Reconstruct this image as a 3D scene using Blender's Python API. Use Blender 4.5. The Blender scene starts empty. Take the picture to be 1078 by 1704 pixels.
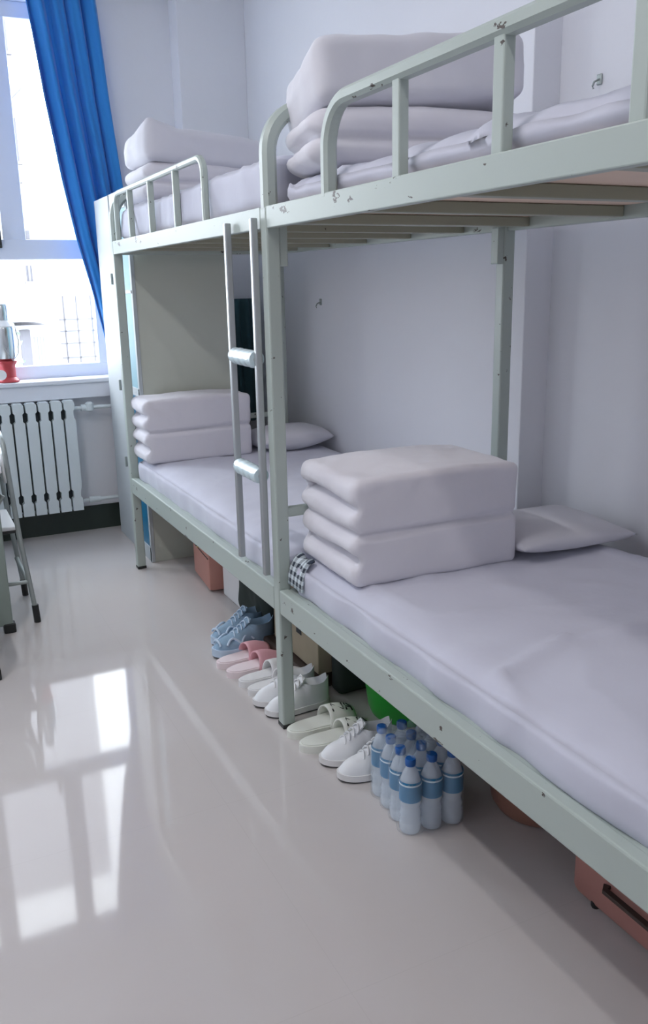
import bpy, bmesh, math, random
from mathutils import Vector, Matrix, noise, Quaternion
random.seed(4)
SC = bpy.context.scene
COL = SC.collection

# ------------------------------------------------------------------ camera
F_PX, PITCH, YAW, ROLL = 1432.48, 0.258723, 0.451173, -0.020695
CAM = Vector((-1.0404, -2.5283, 1.4989))
fw = Vector((math.sin(YAW)*math.cos(PITCH), math.cos(YAW)*math.cos(PITCH), -math.sin(PITCH)))
rt = Vector((math.cos(YAW), -math.sin(YAW), 0)); up = rt.cross(fw)
r2 = rt*math.cos(ROLL) + up*math.sin(ROLL); u2 = -rt*math.sin(ROLL) + up*math.cos(ROLL)
cd = bpy.data.cameras.new('camera'); cam = bpy.data.objects.new('camera', cd); COL.objects.link(cam)
cam.matrix_world = Matrix(((r2.x, u2.x, -fw.x, CAM.x), (r2.y, u2.y, -fw.y, CAM.y), (r2.z, u2.z, -fw.z, CAM.z), (0, 0, 0, 1)))
cd.sensor_fit = 'HORIZONTAL'; cd.sensor_width = 36; cd.lens = 36*F_PX/1078; cd.clip_start = 0.05; cd.clip_end = 200
SC.camera = cam

# ------------------------------------------------------------------ light
SC.view_settings.view_transform = 'Standard'; SC.view_settings.look = 'None'
SC.view_settings.gamma = 1; SC.view_settings.use_curve_mapping = False
SC.view_settings.exposure = 0.62
SC.cycles.diffuse_bounces = 8; SC.cycles.max_bounces = 12; SC.cycles.transparent_max_bounces = 24
wd = bpy.data.worlds.new('overcast_sky'); SC.world = wd; wd.use_nodes = True
bg = wd.node_tree.nodes['Background']; bg.inputs[0].default_value = (0.86, 0.93, 1.0, 1); bg.inputs[1].default_value = 8.0
pl = bpy.data.lights.new('window_portal', 'AREA'); pl.shape = 'RECTANGLE'; pl.size = 1.75; pl.size_y = 2.05; pl.cycles.is_portal = True
po = bpy.data.objects.new('window_portal', pl); COL.objects.link(po); po.location = (-0.7, 3.14, 2.03); po.rotation_euler = (math.radians(-90), 0, 0)
FILL_W = 17.0      # base watts of the added fill lamps
FILL_COL = (1.0, 0.97, 0.97)

# ------------------------------------------------------------------ materials
def mat(name, col, rough=0.6, metal=0.0, spec=0.5, var=0.0, vscale=6.0, bump=0.0, bscale=40.0, coat=0.0, alpha=1.0, sheen=0.0, ior=None, trans=0.0):
    m = bpy.data.materials.new(name); m.use_nodes = True
    nt = m.node_tree; b = nt.nodes['Principled BSDF']
    b.inputs['Base Color'].default_value = (*col, 1); b.inputs['Roughness'].default_value = rough
    b.inputs['Metallic'].default_value = metal; b.inputs['Specular IOR Level'].default_value = spec
    b.inputs['Coat Weight'].default_value = coat; b.inputs['Coat Roughness'].default_value = .08
    b.inputs['Alpha'].default_value = alpha; b.inputs['Sheen Weight'].default_value = sheen
    b.inputs['Transmission Weight'].default_value = trans
    if ior: b.inputs['IOR'].default_value = ior
    tc = nt.nodes.new('ShaderNodeTexCoord')
    if var > 0:
        n = nt.nodes.new('ShaderNodeTexNoise'); n.inputs['Scale'].default_value = vscale; n.inputs['Detail'].default_value = 4
        nt.links.new(tc.outputs['Object'], n.inputs['Vector'])
        mx = nt.nodes.new('ShaderNodeMix'); mx.data_type = 'RGBA'
        mx.inputs[6].default_value = (*[c*(1-var) for c in col], 1); mx.inputs[7].default_value = (*[min(1, c*(1+var)) for c in col], 1)
        nt.links.new(n.outputs['Fac'], mx.inputs[0]); nt.links.new(mx.outputs[2], b.inputs['Base Color'])
    if bump > 0:
        n2 = nt.nodes.new('ShaderNodeTexNoise'); n2.inputs['Scale'].default_value = bscale; n2.inputs['Detail'].default_value = 3
        nt.links.new(tc.outputs['Object'], n2.inputs['Vector'])
        bp = nt.nodes.new('ShaderNodeBump'); bp.inputs['Strength'].default_value = bump; bp.inputs['Distance'].default_value = .01
        nt.links.new(n2.outputs['Fac'], bp.inputs['Height']); nt.links.new(bp.outputs['Normal'], b.inputs['Normal'])
    return m

def chipped_paint(name, col, chip=(.06, .045, .035), thresh=.70, scale=9):
    m = mat(name, col, .38, 0, .5)
    nt = m.node_tree; b = nt.nodes['Principled BSDF']; tc = nt.nodes.new('ShaderNodeTexCoord')
    a = nt.nodes.new('ShaderNodeTexNoise'); a.inputs['Scale'].default_value = scale; a.inputs['Detail'].default_value = 6; a.inputs['Roughness'].default_value = .65
    mp = nt.nodes.new('ShaderNodeMapping'); mp.inputs['Scale'].default_value = (2.0, 1.0, 2.0)
    nt.links.new(tc.outputs['Object'], mp.inputs[0]); nt.links.new(mp.outputs[0], a.inputs['Vector'])
    r = nt.nodes.new('ShaderNodeValToRGB'); r.color_ramp.elements[0].position = thresh; r.color_ramp.elements[1].position = thresh+.012
    nt.links.new(a.outputs['Fac'], r.inputs[0])
    mx = nt.nodes.new('ShaderNodeMix'); mx.data_type = 'RGBA'; mx.inputs[6].default_value = (*col, 1); mx.inputs[7].default_value = (*chip, 1)
    nt.links.new(r.outputs[0], mx.inputs[0]); nt.links.new(mx.outputs[2], b.inputs['Base Color'])
    return m

def glass_mat(name, tint=(1, 1, 1), gloss=.07):
    m = bpy.data.materials.new(name); m.use_nodes = True; nt = m.node_tree; nt.nodes.clear()
    o = nt.nodes.new('ShaderNodeOutputMaterial'); mx = nt.nodes.new('ShaderNodeMixShader'); mx.inputs[0].default_value = gloss
    t = nt.nodes.new('ShaderNodeBsdfTransparent'); t.inputs[0].default_value = (*tint, 1)
    g = nt.nodes.new('ShaderNodeBsdfGlossy'); g.inputs['Roughness'].default_value = .03
    nt.links.new(t.outputs[0], mx.inputs[1]); nt.links.new(g.outputs[0], mx.inputs[2]); nt.links.new(mx.outputs[0], o.inputs[0])
    return m

def check_mat(name, c1, c2, scale):
    m = mat(name, c1, .8); nt = m.node_tree; b = nt.nodes['Principled BSDF']; tc = nt.nodes.new('ShaderNodeTexCoord')
    def chk(axis):
        s = nt.nodes.new('ShaderNodeSeparateXYZ'); nt.links.new(tc.outputs['Object'], s.inputs[0])
        k = nt.nodes.new('ShaderNodeMath'); k.operation = 'MULTIPLY'; k.inputs[1].default_value = scale; nt.links.new(s.outputs[axis], k.inputs[0])
        f = nt.nodes.new('ShaderNodeMath'); f.operation = 'FRACT'; nt.links.new(k.outputs[0], f.inputs[0])
        g = nt.nodes.new('ShaderNodeMath'); g.operation = 'GREATER_THAN'; g.inputs[1].default_value = .5; nt.links.new(f.outputs[0], g.inputs[0])
        return g
    ad = nt.nodes.new('ShaderNodeMath'); ad.operation = 'ADD'; g1 = chk(1); g2 = chk(2)
    nt.links.new(g1.outputs[0], ad.inputs[0]); nt.links.new(g2.outputs[0], ad.inputs[1])
    hf = nt.nodes.new('ShaderNodeMath'); hf.operation = 'MULTIPLY'; hf.inputs[1].default_value = .5; nt.links.new(ad.outputs[0], hf.inputs[0])
    mx = nt.nodes.new('ShaderNodeMix'); mx.data_type = 'RGBA'; mx.inputs[6].default_value = (*c1, 1); mx.inputs[7].default_value = (*c2, 1)
    nt.links.new(hf.outputs[0], mx.inputs[0]); nt.links.new(mx.outputs[2], b.inputs['Base Color'])
    return m

def floor_mat():
    m = mat('polished_tile', (.56, .525, .50), .05, 0, .36, ior=1.42)
    nt = m.node_tree; b = nt.nodes['Principled BSDF']; tc = nt.nodes.new('ShaderNodeTexCoord')
    n = nt.nodes.new('ShaderNodeTexNoise'); n.inputs['Scale'].default_value = 2.2; n.inputs['Detail'].default_value = 5
    nt.links.new(tc.outputs['Object'], n.inputs['Vector'])
    mx = nt.nodes.new('ShaderNodeMix'); mx.data_type = 'RGBA'; mx.inputs[6].default_value = (.51, .47, .455, 1); mx.inputs[7].default_value = (.545, .525, .515, 1)
    nt.links.new(n.outputs['Fac'], mx.inputs[0])
    br = nt.nodes.new('ShaderNodeTexBrick'); br.offset = 0; br.inputs['Scale'].default_value = 1
    br.inputs['Brick Width'].default_value = .8; br.inputs['Row Height'].default_value = .8; br.inputs['Mortar Size'].default_value = .0012; br.inputs['Mortar Smooth'].default_value = .3
    br.inputs['Mortar'].default_value = (.50, .470, .455, 1)
    mp = nt.nodes.new('ShaderNodeMapping'); mp.inputs['Location'].default_value = (.33, .35, 0)
    nt.links.new(tc.outputs['Object'], mp.inputs[0]); nt.links.new(mp.outputs[0], br.inputs['Vector'])
    nt.links.new(mx.outputs[2], br.inputs['Color1']); nt.links.new(mx.outputs[2], br.inputs['Color2'])
    nt.links.new(br.outputs['Color'], b.inputs['Base Color'])
    w = nt.nodes.new('ShaderNodeTexNoise'); w.inputs['Scale'].default_value = 3.0; w.inputs['Detail'].default_value = 1
    nt.links.new(tc.outputs['Object'], w.inputs['Vector'])
    bp = nt.nodes.new('ShaderNodeBump'); bp.inputs['Strength'].default_value = .012; bp.inputs['Distance'].default_value = .01
    nt.links.new(w.outputs['Fac'], bp.inputs['Height']); nt.links.new(bp.outputs['Normal'], b.inputs['Normal'])
    return m

WALL = mat('wall_paint', (.78, .79, .83), .75, var=.025, vscale=1.5, bump=.05, bscale=25)
CEILM = mat('ceiling_paint', (.82, .82, .82), .8)
FLOOR = floor_mat()
BASEM = mat('dark_base_paint', (.030, .045, .038), .4)
PVC = mat('window_frame_white', (.66, .70, .80), .35)
SILLM = mat('sill_stone', (.70, .72, .78), .25)
PANE = glass_mat('window_glass')
PAINT = chipped_paint('bed_paint', (.40, .46, .425), thresh=.652, scale=11)
CHROME = mat('bare_steel', (.42, .44, .45), .35, .6)
WRAPM = mat('rung_wrap', (.62, .76, .80), .25, coat=.4)
SHEET = mat('white_sheet', (.53, .54, .63), .85, bump=.5, bscale=7, sheen=.2)
QUILT = mat('white_quilt_cotton', (.66, .65, .70), .9, bump=.4, bscale=11, sheen=.2)
PILLOW = mat('white_pillow_cotton', (.62, .62, .67), .9, bump=.2, bscale=14, sheen=.2)
PLY = mat('plywood', (.80, .62, .50), .6, var=.12, vscale=5)
SLAT = chipped_paint('slat_paint', (.30, .31, .24), thresh=.72)
CURT = mat('blue_curtain_cloth', (.02, .24, .66), .75, bump=.15, bscale=60, sheen=.3)
LOCKB = mat('locker_grey', (.53, .56, .49), .5)
LOCKW = mat('locker_edge_white', (.47, .51, .53), .6)
LOCKBLUE = mat('locker_blue', (.01, .17, .32), .35)
LOCKPALE = mat('locker_pale_blue', (.22, .40, .47), .6)
RADM = mat('radiator_enamel', (.66, .72, .74), .4)
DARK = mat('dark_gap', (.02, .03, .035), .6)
BLACKR = mat('black_rubber', (.015, .017, .017), .5)
STEEL = mat('polished_steel', (.62, .66, .68), .15, 1.0)
REDM = mat('red_plastic', (.50, .06, .07), .35)
WHITEP = mat('white_plastic', (.82, .83, .84), .4)
CHAIRM = mat('chair_tube_grey', (.33, .37, .36), .35, .3)
DESKM = mat('desk_grey_green', (.24, .29, .26), .5)
CARTON = mat('cardboard', (.36, .31, .22), .85, var=.12, vscale=9)
BROWN = mat('dark_brown_vinyl', (.05, .032, .025), .5)
BLACKB = mat('black_green_fabric', (.022, .034, .030), .8)
GREENB = mat('bright_green_plastic', (.04, .46, .06), .35, coat=.2)
PINKS = mat('salmon_case', (.56, .27, .22), .5, var=.06, vscale=7)
PINKN = mat('dusty_pink_case', (.42, .20, .17), .45, var=.12, vscale=8)
PINKB = mat('dull_pink_plastic', (.30, .15, .11), .45)
BRASS = mat('brass', (.6, .42, .2), .3, .9)
CAPB = mat('blue_cap', (.01, .10, .36), .4)
LABB = mat('blue_label', (.004, .17, .36), .5)
LABW = mat('label_white', (.65, .78, .85), .4)
PET = mat('clear_bottle', (.84, .92, 1.0), .12, alpha=.5)
FILM = mat('shrink_film', (.72, .88, 1.0), .08, alpha=.17, bump=1.0, bscale=45, spec=1.0, coat=1.0)
BLUESH = mat('blue_shoe_mesh', (.24, .36, .48), .75, var=.15, vscale=40)
BLUESH2 = mat('pale_blue_trim', (.50, .62, .75), .6)
WHSH = mat('white_shoe_leather', (.74, .76, .78), .5)
SOLEW = mat('white_sole', (.72, .72, .72), .6)
SOLED = mat('dark_outsole', (.05, .05, .055), .7)
PINKSL = mat('pink_strap', (.68, .36, .40), .55)
PINKSOLE = mat('pale_pink_sole', (.78, .68, .70), .6)
CREAM = mat('cream_slide', (.72, .74, .68), .55)
TEAL = mat('dark_teal_cloth', (.05, .12, .14), .85, bump=.5, bscale=70)
CHECK = check_mat('dark_check_cloth', (.62, .70, .74), (.02, .03, .05), 38)
FACADE = mat('facade_white', (.36, .36, .385), .8)
FACADE2 = mat('facade_trim', (.125, .125, .14), .8)
FWIN = mat('facade_window', (.085, .085, .10), .8)
LEAF = mat('tree_leaf', (.14, .17, .14), .8)
GROUND = mat('yard_paving', (.4, .4, .4), .9)

# ------------------------------------------------------------------ helpers
def new(): return bmesh.new()
def add_box(bm, x0, x1, y0, y1, z0, z1, bev=0.0, rot=None, pivot=None):
    t = bmesh.new(); bmesh.ops.create_cube(t, size=1)
    for v in t.verts: v.co = Vector(((x0+x1)/2+v.co.x*(x1-x0), (y0+y1)/2+v.co.y*(y1-y0), (z0+z1)/2+v.co.z*(z1-z0)))
    if bev > 0: bmesh.ops.bevel(t, geom=list(t.edges), offset=bev, segments=2, profile=.5, affect='EDGES')
    if rot is not None:
        p = Vector(pivot) if pivot else Vector(((x0+x1)/2, (y0+y1)/2, (z0+z1)/2))
        for v in t.verts: v.co = p + rot @ (v.co-p)
    merge(bm, t)
def merge(bm, t):
    me = bpy.data.meshes.new('tmp'); t.to_mesh(me); t.free(); bm.from_mesh(me); bpy.data.meshes.remove(me)
def circ(r, n=12): return [(r*math.cos(2*math.pi*i/n), r*math.sin(2*math.pi*i/n)) for i in range(n)]
def sq(a, b=None, c=.15):
    b = b or a; k = c*min(a, b)
    return [(a/2, -b/2+k), (a/2, b/2-k), (a/2-k, b/2), (-a/2+k, b/2), (-a/2, b/2-k), (-a/2, -b/2+k), (-a/2+k, -b/2), (a/2-k, -b/2)]
def sweep(bm, pts, sec, upv=(0, 0, 1), scales=None):
    pts = [Vector(p) for p in pts]; rings = []; upv = Vector(upv)
    for i, p in enumerate(pts):
        d = (pts[min(i+1, len(pts)-1)]-pts[max(i-1, 0)]).normalized()
        s = d.cross(upv)
        if s.length < 1e-3: s = d.cross(Vector((1, 0, 0)))
        s.normalize(); u = s.cross(d).normalized(); k = scales[i] if scales else 1
        rings.append([bm.verts.new(p+s*a*k+u*b*k) for a, b in sec])
    n = len(sec)
    for i in range(len(rings)-1):
        for j in range(n):
            bm.faces.new((rings[i][j], rings[i][(j+1) % n], rings[i+1][(j+1) % n], rings[i+1][j]))
    bm.faces.new(rings[0]); bm.faces.new(list(reversed(rings[-1])))
def arc(c, a, b, r, n=8):  # points of a quarter turn: from c+a*r to c+b*r
    c = Vector(c); a = Vector(a); b = Vector(b)
    return [c+a*r*math.cos(math.pi/2*i/n)+b*r*math.sin(math.pi/2*i/n) for i in range(n+1)]
def lathe(bm, prof, c=(0, 0, 0), n=28, cap=True):
    rings = []
    for r, z in prof: rings.append([bm.verts.new((c[0]+r*math.cos(2*math.pi*j/n), c[1]+r*math.sin(2*math.pi*j/n), c[2]+z)) for j in range(n)])
    for i in range(len(rings)-1):
        for j in range(n): bm.faces.new((rings[i][j], rings[i][(j+1) % n], rings[i+1][(j+1) % n], rings[i+1][j]))
    if cap: bm.faces.new(list(reversed(rings[0]))); bm.faces.new(rings[-1])
def cloth_box(sx, sy, sz, r, step, disp=None):
    """box with soft edges, base centred on the origin, displaced by disp(p, n)"""
    h = Vector((sx/2, sy/2, sz/2)); bm = bmesh.new()
    nx, ny, nz = [max(3, int(round(s/step))) for s in (sx, sy, sz)]
    def face(ax, sgn, na, nb):
        a, b = [i for i in range(3) if i != ax]; g = []
        for i in range(na+1):
            row = []
            for j in range(nb+1):
                p = Vector((0, 0, 0)); p[ax] = sgn*h[ax]; p[a] = -h[a]+2*h[a]*i/na; p[b] = -h[b]+2*h[b]*j/nb
                row.append(bm.verts.new(p))
            g.append(row)
        for i in range(na):
            for j in range(nb):
                f = (g[i][j], g[i+1][j], g[i+1][j+1], g[i][j+1])
                bm.faces.new(f)
    for s in (-1, 1): face(0, s, ny, nz); face(1, s, nx, nz); face(2, s, nx, ny)
    bmesh.ops.remove_doubles(bm, verts=bm.verts, dist=1e-5)
    rr = min(r, h.x*.98, h.y*.98, h.z*.98)
    for v in bm.verts:
        q = Vector([max(-h[i]+rr, min(h[i]-rr, v.co[i])) for i in range(3)]); d = v.co-q
        n = d.normalized() if d.length > 1e-6 else Vector((0, 0, 1))
        p = q+n*rr
        if disp: p = p+disp(p, n)
        v.co = p+Vector((0, 0, h.z))
    bmesh.ops.recalc_face_normals(bm, faces=bm.faces)
    return bm
def nz3(p, s, seed=0): return noise.noise(Vector((p.x*s+seed*7.3, p.y*s-seed*3.1, p.z*s+seed)))
def shift(bm, v, M=None):
    for x in bm.verts: x.co = (M @ x.co if M is not None else x.co)+Vector(v)
    return bm
def obj(name, bm, m, parent=None, smooth=False, solid=0.0, sub=0, angle=40):
    """links ONE mesh object; a child of an unrotated parent is given in world coordinates unless parent['local'] is set"""
    me = bpy.data.meshes.new(name)
    if parent is not None and not LOCAL.get(parent.name, False):
        o0 = WLOC[parent.name]
        for v in bm.verts: v.co -= o0
    bmesh.ops.recalc_face_normals(bm, faces=bm.faces)
    bm.to_mesh(me); bm.free(); me.materials.append(m)
    if smooth:
        for p in me.polygons: p.use_smooth = True
        if angle:
            try: me.set_sharp_from_angle(angle=math.radians(angle))
            except Exception: pass
    o = bpy.data.objects.new(name, me); COL.objects.link(o); o.parent = parent
    if solid: s = o.modifiers.new('solid', 'SOLIDIFY'); s.thickness = solid; s.offset = 0
    if sub: s = o.modifiers.new('sub', 'SUBSURF'); s.levels = sub; s.render_levels = sub
    WLOC[o.name] = WLOC[parent.name].copy() if (parent is not None and parent.name in WLOC) else Vector((0, 0, 0))
    LOCAL[o.name] = LOCAL.get(parent.name, False) if parent is not None else False
    return o
WLOC = {}; LOCAL = {}
def thing(name, label, cat, loc=(0, 0, 0), rotz=0.0, group=None, local=False):
    o = bpy.data.objects.new(name, None); COL.objects.link(o); o.location = loc; o.rotation_euler = (0, 0, rotz); o.empty_display_size = .1
    o['label'] = label; o['category'] = cat
    if group: o['group'] = group
    WLOC[o.name] = Vector(loc); LOCAL[o.name] = local or rotz != 0
    return o
def tag(o, label, cat, group=None):
    o['label'] = label; o['category'] = cat
    if group: o['group'] = group
    return o
def solo(name, bm, m, label, cat, loc=(0, 0, 0), rotz=0, group=None, **k):
    """single-mesh thing; bm in local coordinates"""
    o = obj(name, bm, m, None, **k); o.location = loc; o.rotation_euler = (0, 0, rotz); return tag(o, label, cat, group)
def struct(name, bm, m, parent=None, **k):
    o = obj(name, bm, m, parent, **k)
    if parent is None: o['kind'] = 'structure'
    return o
def dup(root, loc, rotz, label, scale=None):
    r = root.copy(); COL.objects.link(r); r.location = loc; r.rotation_euler = (0, 0, rotz); r['label'] = label
    if scale: r.scale = scale
    for ch in list(root.children):
        c = ch.copy(); COL.objects.link(c); c.parent = r
        for g in list(ch.children):
            d = g.copy(); COL.objects.link(d); d.parent = c
    return r
def lbl(o, s): o['label'] = s; return o

# ------------------------------------------------------------------ room shell
WX, NX, WY = 1.08, 1.20, 2.95        # far wall, near wall, window wall
LX, BY, HC = -2.0, -4.2, 3.25
STEP = .10
b = new(); add_box(b, LX-.1, 1.4, BY-.1, 3.25, -.1, 0); struct('floor', b, FLOOR)
b = new(); add_box(b, LX-.1, 1.4, BY-.1, 3.25, HC, HC+.1); struct('ceiling', b, CEILM)
b = new(); add_box(b, WX, WX+.3, STEP, 3.25, 0, HC, .004); add_box(b, NX, NX+.18, BY, STEP+.02, 0, HC); struct('wall_right', b, WALL)
b = new(); add_box(b, LX-.1, LX, BY, 3.25, 0, HC); struct('wall_left', b, WALL)
b = new(); add_box(b, LX, NX, BY-.1, BY, 0, HC); struct('wall_back', b, WALL)
# window wall with the opening
OX0, OX1, OZ0, OZ1 = -1.55, .17, .97, 3.06
b = new()
add_box(b, LX, OX0, WY, WY+.24, 0, HC); add_box(b, OX1, WX+.02, WY, WY+.24, 0, HC)
add_box(b, OX0, OX1, WY, WY+.24, 0, OZ0-.11); add_box(b, OX0, OX1, WY, WY+.24, OZ1, HC)
struct('wall_window', b, WALL)
b = new(); add_box(b, .66, WX, 2.80, WY, 0, HC, .004); struct('trim_1', b, WALL)          # corner column
b = new(); add_box(b, LX, .66, WY-.012, WY, 0, .155); struct('baseboard_window', b, BASEM)
# sill
b = new(); add_box(b, OX0-.06, .19, WY-.10, WY+.16, .945, .972, .006); s = struct('trim_2', b, SILLM)
b = new(); add_box(b, OX0-.06, .19, WY-.085, WY-.002, .855, .945, .003); struct('trim_3', b, SILLM)

# window: frame, transom, mullions, panes
wf = new(); FY0, FY1 = 3.04, 3.10
def bar(x0, x1, z0, z1, y0=FY0, y1=FY1, bm=None): add_box(bm if bm is not None else wf, x0, x1, y0, y1, z0, z1, .004)
bar(OX0, OX1, OZ0, 1.05); bar(OX0, OX1, OZ1-.085, OZ1); bar(OX0, OX0+.06, OZ0, OZ1, 3.043, 3.097); bar(.105, OX1, OZ0, OZ1, 3.043, 3.097)
bar(OX0, OX1, 1.675, 1.79); bar(-.395, -.265, 1.75, OZ1-.01, 3.043, 3.097); bar(-.92, -.79, 1.75, OZ1-.01, 3.043, 3.097); bar(-.76, -.70, 1.0, 1.70, 3.043, 3.097)
win = struct('window_1', wf, PVC)
b = new(); add_box(b, OX0+.05, .12, 3.068, 3.072, 1.03, OZ1-.07); struct('pane', b, PANE, win)
b = new(); add_box(b, -.43, -.405, 3.015, 3.04, 1.74, 1.87, .004); add_box(b, -.425, -.41, 2.995, 3.015, 1.75, 1.86, .004); struct('window_handle', b, BLACKR, win)
b = new(); add_box(b, -1.62, .80, 2.835, 2.865, 3.105, 3.135, .01); obj_r = obj('curtain_rail', b, WHITEP); tag(obj_r, 'white curtain rail above the window, out of the picture', 'curtain rail')

# ------------------------------------------------------------------ blue curtain
def curtain():
    bm = new(); nu, nv = 90, 60; g = []
    zs = [3.10, 2.55, 2.11, 1.78, 1.50, 1.20, 1.02]; l = [-.17, -.118, -.061, -.007, .057, .115, .135]; r = [.215, .245, .285, .31, .33, .345, .35]
    def it(a, z):
        for i in range(len(zs)-1):
            if zs[i] >= z >= zs[i+1]:
                t = (zs[i]-z)/(zs[i]-zs[i+1]); return a[i]*(1-t)+a[i+1]*t
        return a[-1]
    for j in range(nv+1):
        z = 3.10-(3.10-1.03)*j/nv; row = []
        x0, x1 = it(l, z), it(r, z)
        for i in range(nu+1):
            u = i/nu; ph = u*2*math.pi*4.0+.5*math.sin(z*2.1)
            amp = .028+.006*math.sin(z*3+u*4)
            y = 2.885+amp*math.sin(ph)+.008*math.sin(ph*2.3+z*2)
            row.append(bm.verts.new((x0+(x1-x0)*u+.006*math.cos(ph), min(y, 2.925), z)))
        g.append(row)
    for j in range(nv):
        for i in range(nu): bm.faces.new((g[j][i], g[j][i+1], g[j+1][i+1], g[j+1][i]))
    return bm
_nt = CURT.node_tree; _b = _nt.nodes['Principled BSDF']; _o = [n for n in _nt.nodes if n.type == 'OUTPUT_MATERIAL'][0]
_t = _nt.nodes.new('ShaderNodeBsdfTranslucent'); _t.inputs[0].default_value = (.03, .30, .80, 1); _m = _nt.nodes.new('ShaderNodeMixShader'); _m.inputs[0].default_value = .10
_nt.links.new(_b.outputs[0], _m.inputs[1]); _nt.links.new(_t.outputs[0], _m.inputs[2]); _nt.links.new(_m.outputs[0], _o.inputs[0])
o = obj('curtain', curtain(), CURT, smooth=True, solid=.004, angle=0)
tag(o, 'blue cloth curtain gathered at the right side of the window', 'curtain')

# ------------------------------------------------------------------ radiator with pipes
rad = thing('radiator', 'pale grey cast radiator under the window sill', 'radiator', (-.6, 2.84, 0))
sw = .0735
for k in range(13):
    x1 = -.118-k*sw; x0 = x1-sw+.011; zc0, zc1 = .17, .852; xm = (x0+x1)/2
    pts = [(x0, zc0), (x1, zc0), (x1, .245), (x1-.010, .255), (x1-.010, .295), (x1, .305), (x1, .735), (x1-.010, .745), (x1-.010, .79), (x1, .80), (x1, zc1-.012), (x1-.008, zc1), (x0+.008, zc1), (x0, zc1-.012),
           (x0, .80), (x0+.010, .79), (x0+.010, .745), (x0, .735), (x0, .305), (x0+.010, .295), (x0+.010, .255), (x0, .245)]
    bm = new(); f = bm.faces.new([bm.verts.new((x, 2.80, z)) for x, z in pts])
    e = bmesh.ops.extrude_face_region(bm, geom=[f]); bmesh.ops.translate(bm, vec=(0, .07, 0), verts=[v for v in e['geom'] if isinstance(v, bmesh.types.BMVert)])
    bmesh.ops.triangulate(bm, faces=[f for f in bm.faces if len(f.verts) > 4])
    obj('section', bm, RADM, rad)
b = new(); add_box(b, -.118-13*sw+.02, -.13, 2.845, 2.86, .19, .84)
obj('gap_shade_sheet', b, DARK, rad)  # dark sheet standing in for the shade in the gaps between sections
b = new(); sweep(b, [(-.125, 2.86, .795), (.64, 2.86, .795)], circ(.012)); obj('pipe', b, RADM, rad, smooth=True)
b = new(); sweep(b, [(-.125, 2.86, .215), (.64, 2.86, .215)], circ(.012)); obj('pipe', b, RADM, rad, smooth=True)
b = new(); lathe(b, [(.012, -.03), (.026, -.02), (.026, .02), (.012, .03)], (-.02, 2.855, .80), 14); sweep(b, [(-.07, 2.86, .795), (-.02, 2.86, .795)], circ(.02)); obj('valve', b, RADM, rad, smooth=True)
b = new(); sweep(b, [(-.07, 2.86, .215), (.0, 2.86, .215)], circ(.02)); obj('union_nut', b, RADM, rad, smooth=True)

# ------------------------------------------------------------------ locker beyond the far bed
lk = thing('locker', 'tall grey locker with blue door panels standing past the far bunk end', 'locker', (.37, 2.3, 0))
LXF = .10
b = new(); add_box(b, LXF+.012, .645, 2.06, 2.44, .0, 1.99, .003); obj('body', b, LOCKB, lk)
b = new(); 
for z0, z1 in ((0, .085), (.93, .975), (1.47, 1.49), (1.90, 1.99)): add_box(b, LXF, LXF+.02, 2.06, 2.44, z0, z1, .002)
add_box(b, LXF, LXF+.02, 2.055, 2.085, 0, 1.99, .002); add_box(b, LXF, LXF+.02, 2.42, 2.445, 0, 1.99, .002); obj('door_frame', b, LOCKW, lk)
b = new(); add_box(b, LXF+.004, LXF+.02, 2.085, 2.42, .085, .93); lbl(obj('door', b, LOCKBLUE, lk), 'saturated blue lower door')
b = new(); add_box(b, LXF+.004, LXF+.02, 2.085, 2.42, .975, 1.47); lbl(obj('door', b, LOCKPALE, lk), 'pale blue upper door')
b = new(); add_box(b, LXF+.004, LXF+.02, 2.085, 2.42, 1.49, 1.90); lbl(obj('door', b, LOCKPALE, lk), 'pale blue top door')
lk2 = thing('cabinet', 'pale narrow cabinet between the grey locker and the window wall', 'cabinet', (.37, 2.62, 0))
b = new(); add_box(b, LXF, .60, 2.452, 2.80, 0, 1.99, .004); obj('body', b, LOCKW, lk2)
for z in (1.52, .93, .48):
    b = new(); add_box(b, LXF-.012, LXF, 2.47, 2.485, z, z+.06, .002); obj('hinge', b, CHAIRM, lk2)
# teal cloth in the gap
def hang():
    bm = new(); g = []
    for j in range(31):
        z = 1.42-.78*j/30; row = []
        for i in range(21):
            u = i/20; w = .14+.03*math.sin(j/30*3)
            row.append(bm.verts.new(((u-.5)*w, .02*math.sin(u*14+z*2), z)))
        g.append(row)
    for j in range(30):
        for i in range(20): bm.faces.new((g[j][i], g[j][i+1], g[j+1][i+1], g[j+1][i]))
    return bm
solo('hanging_cloth', hang(), TEAL, 'dark teal cloth hanging in the corner behind the locker', 'cloth', loc=(.985, 2.765, 0), smooth=True, solid=.012, angle=0)

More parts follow.
